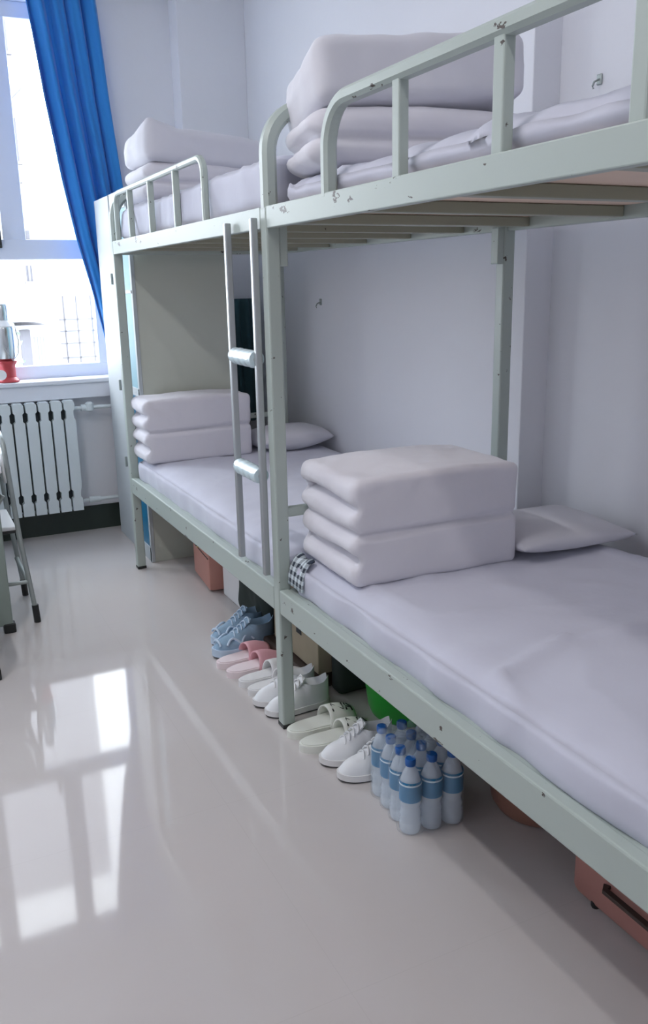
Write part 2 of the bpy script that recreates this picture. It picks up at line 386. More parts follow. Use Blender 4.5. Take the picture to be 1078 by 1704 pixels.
# ------------------------------------------------------------------ bunk beds
ZL, ZLb, ZU, ZUb = .516, .430, 1.727, 1.664
P = .046
BX = .93
Zv = Vector((0, 0, 1)); Xv = Vector((1, 0, 0)); Yv = Vector((0, 1, 0))
def hoop(y, x0=.023, x1=BX-.023, z=1.995, r=.13, zb=1.72):
    bm = new()
    pts = [Vector((x0, y, zb)), Vector((x0, y, z-r-.04))]+arc((x0+r, y, z-r), (-1, 0, 0), (0, 0, 1), r, 10)+arc((x1-r, y, z-r), (0, 0, 1), (1, 0, 0), r, 10)+[Vector((x1, y, zb))]
    sweep(bm, pts, sq(P, P, .25), upv=(0, 1, 0)); return bm
def post(bed, x, y, z1=ZU, zfoot=True):
    b = new(); add_box(b, x-P/2, x+P/2, y-P/2, y+P/2, .012, z1, .006); p = obj('post', b, PAINT, bed)
    b = new(); add_box(b, x-P/2-.001, x+P/2+.001, y-P/2-.001, y+P/2+.001, 0, .016, .003); obj('foot_cap', b, BLACKR, p)
def rails(bed, y0, y1):
    for x in (.018, BX-.018):
        b = new(); add_box(b, x-.017, x+.017, y0, y1, ZLb, ZL, .005); add_box(b, x-.012, x+.035 if x < .5 else x+.012, y0, y1, ZL-.012, ZL-.004, .002); obj('lower_side_rail', b, PAINT, bed)
        b = new(); add_box(b, x-.017, x+.008 if x < .5 else x+.017, y0, y1, ZUb, ZU, .003); obj('upper_side_rail', b, PAINT, bed)
def deck(bed, y0, y1, ys):
    for y in ys:
        b = new(); add_box(b, .036, BX-.036, y-.020, y+.020, ZUb+.006, ZUb+.036, .003); obj('cross_slat', b, SLAT, bed)
    b = new(); add_box(b, .037, BX-.037, y0, y1, ZUb+.037, ZUb+.047); lbl(obj('bed_board', b, PLY, bed), 'peach plywood board under the upper mattress')
    b = new(); add_box(b, .037, BX-.037, y0, y1, ZL-.034, ZL-.02); obj('bed_board', b, PLY, bed)
def crossbars(bed, y, zs, name='end_crossbar'):
    for z, h in zs:
        b = new(); add_box(b, P*.9, BX-P*.9, y-.014, y+.014, z-h/2, z+h/2, .004); obj(name, b, PAINT, bed)
def guard(bed, y_far, y_near, pickets, x=.022, ztop=1.93, r=.11, tb=.026, endcurve=True):
    b = new()
    pts = [Vector((x, y_far, ZU-.01)), Vector((x, y_far, ztop-r-.02))]+arc((x, y_far-r, ztop-r), (0, 1, 0), (0, 0, 1), r, 10)
    if endcurve: pts += arc((x, y_near+r, ztop-r), (0, 0, 1), (0, -1, 0), r, 10)+[Vector((x, y_near, ZU-.01))]
    else: pts += [Vector((x, y_near, ztop))]
    sweep(b, pts, sq(tb, tb*1.15, .25), upv=(1, 0, 0)); g = obj('guard_rail', b, PAINT, bed)
    for y, w in pickets:
        b = new(); add_box(b, x-.013, x+.013, y-w/2, y+w/2, ZU-.01, ztop-.008, .004); obj('picket', b, PAINT, g)
# far bed
A = thing('bunk_bed', 'far pale green metal bunk bed with ladder, next to the window', 'bunk bed', (BX/2, 1.0, 0))
post(A, .023, 2.0); post(A, BX-.023, 2.0)
h = obj('end_hoop', hoop(2.0, z=1.965), PAINT, A, smooth=True)
rails(A, .024, 1.98); deck(A, .03, 1.96, (.25, .62, .99, 1.36, 1.73)); crossbars(A, 2.0, ((ZL-.03, .05), (ZU-.04, .05), (.79, .028)))
guard(A, 1.93, .585, ((1.655, .02), (1.30, .02), (.93, .02)), ztop=1.945, r=.06, tb=.022)
lad = []
for y in (.268, .036):
    b = new(); add_box(b, -.028, -.006, y-.011, y+.011, .555, ZU-.03, .004); obj('ladder_rail', b, CHROME, A)
for z in (1.272, .893):
    b = new(); sweep(b, [(-.017, .26, z), (-.017, .044, z)], circ(.011)); r_ = obj('ladder_rung', b, CHROME, A, smooth=True)
    b = new(); n_ = 14; sweep(b, [(-.017, .255-.205*i/n_, z+.002*math.sin(i*2)) for i in range(n_+1)], circ(.027, 16), scales=[.85+.15*math.sin(math.pi*min(1, i/2)/2)+.03*math.sin(i*1.7) for i in range(n_+1)])
    lbl(obj('rung_wrap', b, WRAPM, r_, smooth=True), 'pale blue plastic wrapped around the rung')
# near bed
B = thing('bunk_bed', 'near pale green metal bunk bed with chipped paint filling the right side', 'bunk bed', (BX/2, -1.0, 0))
for x in (.023, BX-.023): post(B, x, 0); post(B, x, -2.02)
obj('end_hoop', hoop(0, z=2.008), PAINT, B, smooth=True); obj('end_hoop', hoop(-2.02), PAINT, B, smooth=True)
rails(B, -1.998, -.024); deck(B, -1.99, -.03, (-.12, -.54, -.95, -1.40, -1.85)); crossbars(B, 0, ((ZL-.04, .05), (ZU-.03, .04), (.775, .032)))
crossbars(B, -2.02, ((ZL-.04, .05), (ZU-.03, .04), (.775, .032)))
b = new()
for x in (P+.012, BX-P-.012):
    add_box(b, x-.013, x+.013, -.02, .02, ZUb-.11, ZUb+.01, .003)
    obj('corner_bracket', b, PAINT, B); b = new()
guard(B, -.41, -1.98, ((-.765, .032), (-1.13, .034), (-1.475, .036)), ztop=1.94, r=.11, tb=.034, x=.020)

# ------------------------------------------------------------------ mattresses
def ridged(p, s, seed): return 1-abs(nz3(p, s, seed))*2
def mattress(sx, sy, sz, seed, amp=.006, folds=()):
    def d(p, n):
        k = amp*(nz3(p, 3.2, seed)+.5*nz3(p, 8, seed))+amp*.55*max(0, ridged(Vector((p.x, p.y*1.6, p.z)), 2.6, seed+11))**4
        if n.z < -.2: k = 0
        edge = max(0, 1-(p.x+sx/2)/.12)
        k += edge*.010*nz3(Vector((p.x*3, p.y*9, p.z*4)), 1.0, seed+5)
        for (x0, y0, x1, y1, a, w) in folds:
            q = Vector((p.x-x0, p.y-y0)); e = Vector((x1-x0, y1-y0)); t = max(0, min(1, q.dot(e)/e.length_squared)); dd = (q-e*t).length
            if n.z > .3: k += a*math.exp(-(dd/w)**2)
        lz = -.03*edge*edge if n.z > .5 else 0
        return n*k+Vector((0, 0, lz))
    return cloth_box(sx, sy, sz, .045, .02, d)
o = solo('mattress', mattress(1.01, 1.93, .145, 1, .009, folds=[(-.3, -.8, .1, -.9, .008, .03), (-.42, -.55, -.1, -.75, .006, .02)]), SHEET, 'white-sheeted mattress on the lower far bunk', 'mattress', (.548, 1.005, .482), smooth=True, angle=0)
MB = thing('mattress', 'white-sheeted mattress on the lower near bunk, wrinkled', 'mattress', (.555, -1.015, .482), local=True)
obj('mattress_body', mattress(1.02, 1.93, .145, 2, .012, folds=[(-.45, -.05, -.2, .02, .012, .018), (-.2, .02, .15, -.03, .010, .02), (-.45, -.05, -.50, -.2, .012, .02), (-.40, .35, -.42, .72, .006, .02), (-.2, -.4, .2, -.45, .008, .02), (.1, -.1, .5, -.2, .007, .03)]), SHEET, MB, smooth=True, angle=0)
def chk():
    bm = new(); g = []
    for i in range(9):
        row = []
        for j in range(9):
            u, v = i/8, j/8
            a = v*1.6
            row.append(bm.verts.new((-.515+.05*(1-math.cos(a))-.006, .985-.11*u+.01*v, .055+.10*math.sin(a)*(.92+.06*math.sin(u*9)))))
        g.append(row)
    for i in range(8):
        for j in range(8): bm.faces.new((g[i][j], g[i+1][j], g[i+1][j+1], g[i][j+1]))
    return bm
lbl(obj('checked_cover', chk(), CHECK, MB, smooth=True, solid=.006, angle=0), 'black and white checked cloth corner')
solo('mattress', mattress(1.0, 1.93, .175, 3, .012), SHEET, 'thick white bedding on the upper far bunk', 'mattress', (.545, 1.005, 1.713), smooth=True, angle=0)
solo('mattress', mattress(1.0, 1.93, .095, 4, .012, folds=[(-.48, .3, -.3, .35, .012, .04), (-.48, .0, -.25, -.05, .012, .04)]), SHEET, 'thin white mattress on the upper near bunk behind the guard rail', 'mattress', (.55, -1.015, 1.713), smooth=True, angle=0)

# ------------------------------------------------------------------ quilts and pillows
def quilt(sx, sy, sz, nl=4, seed=0, r=.022, grv=.03, step=.010, mid=.012, taper=0.0):
    def d(p, n):
        k = .004*nz3(p, 7, seed)+.002*nz3(p, 22, seed); hz = sz/nl
        side = max(0, -n.x)**2
        frontk = max(0, -n.y)**2+.6*max(0, n.y)**2+.4*max(0, n.x)**2
        for i in range(1, nl):
            z = -sz/2+hz*i+.006*math.sin(p.y*14+i*2+seed)
            k -= side*grv*math.exp(-abs((p.z-z)/(hz*.16))**1.6)*(.65+.35*math.sin(i*2.2+p.y*5))
        zz = (p.z+sz/2) % hz/hz
        k += side*.012*math.sin(math.pi*zz)
        zm = .004*math.sin(p.x*8)
        k -= frontk*mid*1.6*math.exp(-((p.z-zm)/.008)**2)
        k += frontk*.002*(abs(math.sin(math.pi*(p.z-sz/2)/(sz/2)))**.6-.5)
        k += .010*max(0, n.z)*math.sin(math.pi*(p.x/sx+.5))
        off = Vector((0, 0, 0))
        if p.z > 0: off.x -= taper*p.z*(1 if p.x > 0 else 0)
        return n*k+off
    return cloth_box(sx, sy, sz, r, step, d)
def pillow(sx, sy, h, seed=0, droop=0.0, n=36):
    bm = new()
    def P_(u, v, s):
        e = max(0, (1-abs(u)**3.2))*max(0, (1-abs(v)**3.2)); t = h/2*e**.5
        pin = 1-.05*(1-abs(u)**2)*abs(v)**6
        pin2 = 1-.05*(1-abs(v)**2)*abs(u)**6
        x = u*sx/2*pin2; y = v*sy/2*pin
        w = Vector((x, y, 0)); t *= 1+.12*nz3(w, 5, seed)
        return Vector((x, y, h/2+s*t*(1 if s > 0 else .9)+.012*nz3(w, 6, seed+3)-droop*(u*u)))
    for s in (1, -1):
        g = [[bm.verts.new(P_(-1+2*i/n, -1+2*j/n, s)) for j in range(n+1)] for i in range(n+1)]
        for i in range(n):
            for j in range(n): bm.faces.new((g[i][j], g[i+1][j], g[i+1][j+1], g[i][j+1]))
    bmesh.ops.remove_doubles(bm, verts=bm.verts, dist=4e-4); bmesh.ops.recalc_face_normals(bm, faces=bm.faces)
    return bm
def lay(bm, rx=0, ry=0):
    M = Matrix.Rotation(rx, 3, 'X') @ Matrix.Rotation(ry, 3, 'Y'); return shift(bm, (0, 0, 0), M)
solo('folded_quilt', quilt(.575, .40, .325, 4, 1, grv=.045), QUILT, 'white folded quilt block in front on the lower near bunk', 'quilt', (.385, -.215, .622), math.radians(-2), smooth=True, angle=0)
solo('pillow', pillow(.46, .40, .085, 1), PILLOW, 'flat white pillow lying beside the quilt block on the lower near bunk', 'pillow', (.895, -.285, .624), math.radians(-3), smooth=True, angle=0)
solo('folded_quilt', quilt(.57, .27, .325, 4, 5, grv=.04), QUILT, 'white folded quilt block on the lower far bunk near the locker', 'quilt', (.325, 1.865, .624), math.radians(0), smooth=True, angle=0)
solo('pillow', pillow(.42, .34, .13, 2), PILLOW, 'white pillow beside the quilt block on the lower far bunk', 'pillow', (.84, 1.80, .622), math.radians(2), smooth=True, angle=0)
def block_pillow(sx, sy, sz, seed, peak=0.0):
    def d(p, n):
        u, v = abs(p.x)/(sx/2), abs(p.y)/(sy/2)
        k = .010*nz3(p, 5, seed)+.005*nz3(p, 13, seed)
        o = Vector((0, 0, n.z*.022*(1-u*u)*(1-v*v)))
        o.x -= math.copysign(.018, p.x)*(1-abs(p.z)/(sz/2))*-1*(1-v**4)*(u > .8)
        if peak and p.x < 0: o.z += peak*max(0, -p.x/(sx/2)-.5)*2*max(0, -p.y/(sy/2))*(p.z > 0)
        return n*k+o
    return cloth_box(sx, sy, sz, .03, .012, d)
solo('folded_quilt', quilt(.64, .36, .145, 2, 7, r=.045, grv=.03), QUILT, 'white folded quilt under the pillow on the upper near bunk', 'quilt', (.375, -.205, 1.808), math.radians(-12), smooth=True, angle=0)
solo('pillow', lay(block_pillow(.60, .38, .165, 3), rx=math.radians(-8), ry=math.radians(-3)), PILLOW, 'plump white pillow resting on the quilt of the upper near bunk', 'pillow', (.375, -.195, 1.956), math.radians(-12), smooth=True, angle=0)
solo('folded_quilt', quilt(.60, .40, .17, 2, 9, r=.045), QUILT, 'white folded quilt on the upper far bunk', 'quilt', (.385, 1.765, 1.885), math.radians(0), smooth=True, angle=0)
solo('pillow', lay(block_pillow(.60, .42, .14, 4, peak=.045), ry=math.radians(4)), PILLOW, 'white pillow with a raised corner on top of the upper far quilt', 'pillow', (.385, 1.765, 2.045), math.radians(0), smooth=True, angle=0)

# ------------------------------------------------------------------ shoes (local: toe towards -x, heel at +x, length L, centred in y)
def shoe_outline(t, L, W):   # half width along the length, t 0 toe .. 1 heel
    t = max(0, min(1, t)); return W/2*(max(0, 1-abs(2*t-1)**(3.4 if t > .5 else 2.6)))**.5*(1-.20*max(0, t-.35))*(1-.08*math.exp(-((t-.6)/.15)**2))+.0005
def prism_outline(L, W, z0, z1, n=26, lift=0.0, inset=0.0):
    bm = new(); ring = []
    for i in range(n+1):
        t = (1-math.cos(math.pi*i/n))/2; ring.append((-L/2+inset+(L-2*inset)*t, max(.0006, shoe_outline(t, L, W-2*inset)), t))
    up_ = [(x, y, t) for x, y, t in ring]; dn = [(x, -y, t) for x, y, t in reversed(ring)]
    pts = up_+dn; bot = []; top = []
    for x, y, t in pts:
        lz = lift*max(0, 1-t/.25)**2
        bot.append(bm.verts.new((x, y, z0+lz))); top.append(bm.verts.new((x, y, z1+lz)))
    m = len(pts)
    for i in range(m): bm.faces.new((bot[i], bot[(i+1) % m], top[(i+1) % m], top[i]))
    for i in range(n):
        for q in (top, bot): bm.faces.new((q[i], q[i+1], q[m-2-i], q[m-1-i])); bmesh.ops.remove_doubles(bm, verts=bm.verts, dist=1e-4)
    return bm
def upper(L, W, H0, Hc, z0, n=26, m=16):
    """sneaker upper: rings across the shoe, open collar at the back"""
    bm = new(); rings = []
    for i in range(n+1):
        t = .5-.487*math.cos(math.pi*i/n); x = -L/2+L*t; w = shoe_outline(t, L, W)*.97
        top = H0*(1-math.exp(-t/.10)) if t < .3 else H0+(Hc-H0)*min(1, (t-.3)/.28)
        if t > .6: top = Hc-.010*math.sin(math.pi*(t-.6)/.4)+.012*max(0, (t-.9)/.1)
        row = []
        for j in range(m+1):
            a = math.pi*j/m; cx = math.cos(a); s = math.sin(a)
            if t > .56:   # collar: sides only, curling inwards to an opening
                k = min(1, (t-.56)/.08)
                tw = w*(.62*k+(1-k)*.12); yy = (w if j in (0, m) else w)*(1 if cx > 0 else -1)
                f = abs(cx); z = top*(1-max(0, f-.35)/.65) if f > .35 else top-(.35-f)/.35*.028*k
                yv = (w*(.80+.20*f) if f > .35 else tw*(f/.35)*.9+0)*(1 if cx >= 0 else -1)
                if f <= .35: yv = w*.80*(f/.35)*(1 if cx >= 0 else -1)
                row.append(bm.verts.new((x, yv, z0+max(0, z))))
            else:
                row.append(bm.verts.new((x, w*cx*(1-.18*s), z0+top*s**.75)))
        rings.append(row)
    for i in range(n):
        for j in range(m): bm.faces.new((rings[i][j], rings[i+1][j], rings[i+1][j+1], rings[i][j+1]))
    bm.faces.new(rings[0]); bm.faces.new(list(reversed(rings[-1])))
    return bm
def sneaker(label, um, sm, lm, tm=None, L=.265, W=.098, chunky=0, group=None):
    t = thing('sneaker', label, 'shoe', local=True, group=group); z1 = .026+chunky
    obj('outsole', prism_outline(L, W, 0, .008, lift=.006, inset=.003), SOLED, t)
    obj('midsole', prism_outline(L, W*1.03, .006, z1, lift=.006), sm, t, smooth=True)
    obj('shoe_upper', upper(L*.975, W*.95, .052, .088, z1-.003), um, t, smooth=True, angle=60)
    b = new()
    for k in range(5):
        tt = .33+.06*k; x = -L/2+L*tt; zt = z1+.054+.0086*k*1.3
        sweep(b, [(x-.004, -.022, zt-.012), (x, -.012, zt), (x+.003, 0, zt+.004), (x, .012, zt), (x-.004, .022, zt-.012)], circ(.0032, 8))
    obj('laces', b, lm, t, smooth=True)
    b = new(); sweep(b, [(-L/2+L*.48, 0, z1+.066), (-L/2+L*.57, 0, z1+.090), (-L/2+L*.60, 0, z1+.100)], sq(.040, .007), upv=(0, 0, 1)); obj('tongue', b, um, t)
    if tm:
        b = new()
        for s in (-1, 1):
            for q in range(2):
                pts = [(-L/2+L*(.16+.22*q+.20*a), s*(shoe_outline(.16+.22*q+.2*a, L, W)*.80+.004-.014*math.sin(a*math.pi)), z1+.020+.022*math.sin(a*math.pi)) for a in [i/8 for i in range(9)]]
                sweep(b, pts, circ(.005, 8))
        sweep(b, [(-L/2+.022+.002*math.cos(a), .028*math.sin(a), z1+.018+.018*math.cos(a)) for a in [-1.5+.3*i for i in range(11)]], circ(.005, 8))
        obj('overlay', b, tm, t, smooth=True)
    return t
def slide(label, sm, stm, L=.25, W=.094, logo=False, th=.026, x0=.02, group=None):
    """heel towards -x (aisle), strap at the far half"""
    t = thing('slide_sandal', label, 'sandal', local=True, group=group)
    bm = prism_outline(L, W, 0, th, lift=.0); shift(bm, (0, 0, 0), Matrix.Rotation(math.pi, 3, 'Z')); obj('sole', bm, sm, t, smooth=True)
    bm = prism_outline(L, W, th-.001, th+.004, inset=.007); shift(bm, (0, 0, 0), Matrix.Rotation(math.pi, 3, 'Z')); obj('footbed', bm, sm, t, smooth=True)
    bm = new(); g = []
    for i in range(9):
        u = i/8; x = x0+.100*u; row = []
        for j in range(17):
            a = math.pi*j/16; H = .066-.022*u+.008*math.sin(math.pi*u)
            row.append(bm.verts.new((x+.010*math.sin(a), (W/2+.002)*math.cos(a)*(1-.06*u), th*.4+H*math.sin(a)**.75)))
        g.append(row)
    for i in range(8):
        for j in range(16): bm.faces.new((g[i][j], g[i+1][j], g[i+1][j+1], g[i][j+1]))
    s = obj('strap', bm, stm, t, smooth=True, solid=.006, angle=0)
    if logo:
        b = new()   # two black strokes of the emblem on the strap
        def on(u, a):
            H = .066-.022*u+.008*math.sin(math.pi*u); return (x0+.100*u+.010*math.sin(a), (W/2+.007)*math.cos(a)*(1-.06*u), th*.4+(H+.005)*math.sin(a)**.75)
        for pts in ([(.15, 1.2), (.2, 1.9), (.55, 1.25), (.6, 1.9)], [(.68, 1.2), (.72, 1.9)], [(.9, 1.2), (.9, 1.55), (.8, 1.9)], [(.72, 1.5), (.9, 1.5)]):
            sweep(b, [on(u, math.pi-a+.25) for u, a in pts], sq(.005, .002))
        lbl(obj('emblem', b, BLACKR, s), 'black emblem strokes')
    return t
R_ = math.radians
s1 = sneaker('blue mesh chunky sneaker, the one nearer the camera, by pink slides', BLUESH, BLUESH2, BLUESH2, BLUESH2, L=.30, W=.115, chunky=.012, group='blue sneakers'); s1.location = (.125, .685, 0); s1.rotation_euler.z = R_(10)
dup(s1, (.160, .815, 0), R_(14), 'blue mesh chunky sneaker, the farther one of its pair')
p1 = slide('pink-strapped slide with pale sole, beside the blue sneakers', PINKSOLE, PINKSL, group='pink slides', x0=-.005); p1.location = (.085, .575, 0); p1.rotation_euler.z = R_(6)
dup(p1, (.092, .472, 0), R_(4), 'pink-strapped slide with pale sole, second from the blue sneakers')
q1 = slide('plain white slide next to the pink pair', SOLEW, SOLEW, L=.24, W=.085, group='white slides behind the post', x0=.0); q1.location = (.10, .370, 0); q1.rotation_euler.z = R_(4)
dup(q1, (.105, .282, 0), R_(2), 'plain white slide next to the white sneakers by the bed post')
w1 = sneaker('white laced sneaker, farther one of the pair at the bed post', WHSH, SOLEW, SOLEW, L=.255, W=.092, group='white sneakers at the bed post'); w1.location = (.095, .185, 0); w1.rotation_euler.z = R_(2)
dup(w1, (.105, .090, 0), R_(0), 'white laced sneaker right behind the bed post, nearer one')
c1 = slide('cream slide with black emblem strap, just in front of the bed post', CREAM, CREAM, L=.27, W=.10, logo=True, group='cream slides', x0=.005); c1.location = (.125, -.075, 0); c1.rotation_euler.z = R_(2)
dup(c1, (.125, -.187, 0), R_(-3), 'cream slide with black emblem strap, beside the white sneakers')
w2 = sneaker('white sneaker with pinkish shade next to the cream slides', WHSH, SOLEW, WHSH, L=.26, W=.098, group='white sneakers at the water bottles'); w2.location = (.140, -.298, 0); w2.rotation_euler.z = R_(-4)
w2['label'] = 'white sneaker between the cream slides and its twin'
dup(w2, (.150, -.405, 0), R_(-4), 'white sneaker right beside the shrink-wrapped water bottles')

# ------------------------------------------------------------------ water bottles in shrink film
def bottle():
    t = thing('water_bottle', '', 'bottle', local=True, group='water bottles in the shrink-wrapped pack')
    r = .031; b = new()
    prof = [(.022, .003), (r-.003, .0), (r, .008), (r, .03), (r-.0025, .036), (r, .042), (r-.0025, .05), (r, .058), (r-.004, .072), (r-.004, .080), (r, .095), (r, .150), (r-.002, .160), (r-.010, .183), (.013, .198), (.013, .206)]
    lathe(b, prof, n=20); obj('body', b, PET, t, smooth=True, angle=60)
    b = new(); lathe(b, [(r+.0008, .100), (r+.0008, .162)], n=20, cap=False); l_ = obj('label_band', b, LABB, t, smooth=True)
    b = new(); lathe(b, [(r+.0014, .150), (r+.0014, .155)], n=20, cap=False); lbl(obj('label_stripe', b, LABW, l_, smooth=True), 'pale stripe on the label')
    b = new(); lathe(b, [(.0145, .203), (.0155, .206), (.0155, .221), (.0135, .224)], n=20); obj('cap', b, CAPB, t, smooth=True)
    return t
bt = bottle(); first = True
rows_x = ['aisle-side row', 'middle row', 'bed-side row']; cols_y = ['nearest the camera', 'second from the camera', 'third from the camera', 'farthest from the camera, beside the sneakers']
PX, PY, PR = .090, -.712, R_(-6)
cells = []
for i in range(3):
    for j in range(4):
        lx, ly = i*.0655, j*.0655; c_, s_ = math.cos(PR), math.sin(PR)
        x, y = PX+lx*c_-ly*s_, PY+lx*s_+ly*c_; cells.append((x, y))
        L_ = f'blue-capped water bottle in the shrink-wrapped pack, {rows_x[i]}, {cols_y[j]}'
        if first: bt.location = (x, y, .003); bt['label'] = L_; first = False
        else: dup(bt, (x, y, .003), random.uniform(0, 6), L_)
def film():
    cx = sum(c[0] for c in cells)/12; cy = sum(c[1] for c in cells)/12; bm = new(); n = 120; R0 = .034
    def rad_(a, R):
        d = Vector((math.cos(a), math.sin(a))); best = 0
        for x, y in cells:
            c = Vector((x-cx, y-cy)); t = c.dot(d); q = R*R-(c.length_squared-t*t)
            if q > 0: best = max(best, t+math.sqrt(q))
        return best
    base = [rad_(2*math.pi*k/n, R0) for k in range(n)]; wide = [rad_(2*math.pi*k/n, .045) - .011 for k in range(n)]
    base = [max(a, b_) for a, b_ in zip(base, wide)]
    rings = []
    for z, k, ns in ((.002, .96, 0), (.004, 1.0, .001), (.04, 1.0, .001), (.10, 1.0, .0015), (.15, .995, .002), (.175, .96, .003), (.20, .86, .004), (.222, .80, .003), (.229, .70, .002), (.230, .45, .003), (.2285, .15, .003)):
        rings.append([bm.verts.new((cx+math.cos(2*math.pi*q/n)*(base[q]*k+ns*math.sin(q*2.1+z*90)), cy+math.sin(2*math.pi*q/n)*(base[q]*k+ns*math.sin(q*1.7+z*50)), z+(ns*1.5*math.sin(q*.9) if z > .19 else 0))) for q in range(n)])
    for i in range(len(rings)-1):
        for j in range(n): bm.faces.new((rings[i][j], rings[i][(j+1) % n], rings[i+1][(j+1) % n], rings[i+1][j]))
    bm.faces.new(rings[-1])
    return bm, cx, cy
bm, cx, cy = film(); shift(bm, (-cx, -cy, 0))
solo('shrink_film', bm, FILM, 'clear shrink film wrapped around the pack of water bottles', 'plastic film', (cx, cy, 0), smooth=True, angle=0)

# ------------------------------------------------------------------ things under the beds
BKX, BKY = .47, -.10
bk = thing('bucket', 'bright green plastic bucket under the near bunk', 'bucket', (BKX, BKY, 0))
b = new(); lathe(b, [(.12, 0), (.145, .004), (.155, .03), (.185, .27), (.193, .272), (.193, .285), (.182, .285), (.150, .03), (.02, .025)], (BKX, BKY, 0), 40, cap=False)
obj('body', b, GREENB, bk, smooth=True)
b = new(); sweep(b, [(BKX+.196*math.cos(a), BKY-.03*math.sin(a), .27-.09*math.sin(a)) for a in [math.pi*i/16 for i in range(17)]], circ(.004, 8)); obj('handle', b, GREENB, bk, smooth=True)
solo('storage_bag', cloth_box(.42, .085, .30, .03, .02, lambda p, n: n*.006*nz3(p, 9, 2)), BLACKB, 'dark storage bag standing between the cardboard box and green bucket', 'bag', (.49, .140, 0), rotz=.0, smooth=True, angle=0)
cb = thing('cardboard_box', 'worn tan cardboard box under the near bunk behind the post', 'box', (.50, .36, .062))
b = new(); add_box(b, .24, .76, .192, .62, .062, .33, .004); obj('carton_body', b, CARTON, cb)
b = new(); add_box(b, .2375, .24, .34, .385, .17, .20); lbl(obj('hand_hole', b, DARK, cb), 'dark hand hole')
cs = thing('flat_case', 'flat dark brown case on the floor carrying the cardboard box', 'case', (.48, .37, 0))
b = new(); add_box(b, .20, .74, .195, .66, 0, .058, .012); obj('shell', b, BROWN, cs)
b = new(); sweep(b, [(.197, .50, .040), (.188, .49, .042), (.188, .40, .038), (.197, .39, .036)], sq(.010, .006)); obj('handle', b, CHAIRM, cs)
b = new(); lathe(b, [(.006, 0), (.008, .004), (.004, .007)], (.199, .30, .03), 12); obj('stud', b, STEEL, cs)
# black duffel
solo('duffel_bag', cloth_box(.45, .42, .235, .07, .02, lambda p, n: n*(.016*nz3(p, 6, 5)+.008*nz3(p, 16, 3))), BLACKB, 'crumpled black-green duffel bag under the ladder of the far bunk', 'bag', (.48, .92, 0), smooth=True, angle=0)
# white box
wb = thing('storage_box', 'plain white storage box between the salmon case and black bag', 'box', (.45, 1.275, 0))
b = new(); add_box(b, .28, .75, 1.135, 1.375, 0, .34, .008); obj('body', b, WHITEP, wb)
b = new(); add_box(b, .275, .755, 1.13, 1.38, .34, .36, .006); obj('lid', b, WHITEP, wb)
# salmon suitcase
sc = thing('suitcase', 'salmon-pink hard case with a dark latch under the far bunk', 'suitcase', (.24, 1.60, 0), R_(-5), local=True)
b = new(); add_box(b, 0, .42, -.175, .175, .004, .32, .018); obj('shell', b, PINKS, sc, smooth=True)
b = new(); add_box(b, -.002, .0, -.172, .172, .175, .18); obj('seam', b, BROWN, sc)
b = new(); add_box(b, -.008, .002, .03, .07, .18, .215, .003); l_ = obj('latch', b, BRASS, sc)
b = new(); add_box(b, -.011, -.007, .042, .066, .187, .21, .002); obj('latch_tongue', b, BLACKR, l_)
# pink basin and near case
solo('wash_tub', (lambda bm: (lathe(bm, [(.10, 0), (.125, .006), (.14, .03), (.165, .20), (.175, .205), (.175, .215), (.163, .212), (.135, .03), (.02, .02)], (0, 0, 0), 36, cap=False), bm)[1])(new()), PINKB, 'dull pink round tub in shadow behind the water bottles', 'tub', (.49, -.785, 0), smooth=True)
nc = thing('suitcase', 'dusty pink suitcase lying under the near end of the near bunk', 'suitcase', (.50, -1.56, 0))
b = new(); add_box(b, .315, .80, -2.0, -1.115, .006, .27, .022); obj('shell', b, PINKN, nc, smooth=True)
b = new(); add_box(b, .311, .318, -1.98, -1.14, .125, .137, .002); lbl(obj('trim_band', b, BROWN, nc), 'dark brown zip band')
b = new(); sweep(b, [(.312, -1.24, .10), (.296, -1.25, .10), (.296, -1.40, .10), (.312, -1.41, .10)], sq(.018, .010)); obj('handle', b, BROWN, nc)
for y in (-1.19, -1.9):
    b = new(); lathe(b, [(.010, 0), (.012, .006), (.012, .02)], (.33, y, 0), 12); obj('foot', b, BLACKR, nc)

# ------------------------------------------------------------------ vacuum flask on the sill
fl = thing('vacuum_flask', 'polished steel vacuum flask with red base on the window sill', 'flask', (-.462, 2.93, .972))
b = new(); lathe(b, [(.050, 0), (.062, .004), (.062, .012), (.046, .03), (.046, .10), (.060, .118), (.060, .125), (.04, .128)], (-.462, 2.93, .972), 32); obj('base', b, REDM, fl, smooth=True)
b = new(); lathe(b, [(.030, .0), (.030, .004)], (-.505, 2.885, 1.02), 20); bmesh.ops.rotate(b, cent=(-.505, 2.885, 1.02), matrix=Matrix.Rotation(math.pi/2, 3, 'X'), verts=b.verts); lbl(obj('badge', b, WHITEP, fl, smooth=True), 'round white badge')
b = new(); lathe(b, [(.040, .126), (.058, .14), (.066, .20), (.066, .31), (.062, .325)], (-.462, 2.93, .972), 32); obj('body', b, STEEL, fl, smooth=True)
b = new(); lathe(b, [(.064, .322), (.066, .328), (.060, .336), (.045, .352), (.040, .36)], (-.462, 2.93, .972), 32); obj('collar', b, WHITEP, fl, smooth=True)
b = new(); lathe(b, [(.040, .357), (.040, .44), (.036, .452), (.01, .455)], (-.462, 2.93, .972), 32); obj('cap', b, STEEL, fl, smooth=True)
b = new(); sweep(b, [(-.396, 2.93, 1.29), (-.385, 2.92, 1.22), (-.395, 2.90, 1.14), (-.43, 2.872, 1.10), (-.47, 2.866, 1.17), (-.48, 2.87, 1.27)], circ(.003, 8)); obj('wire_handle', b, CHROME, fl, smooth=True)

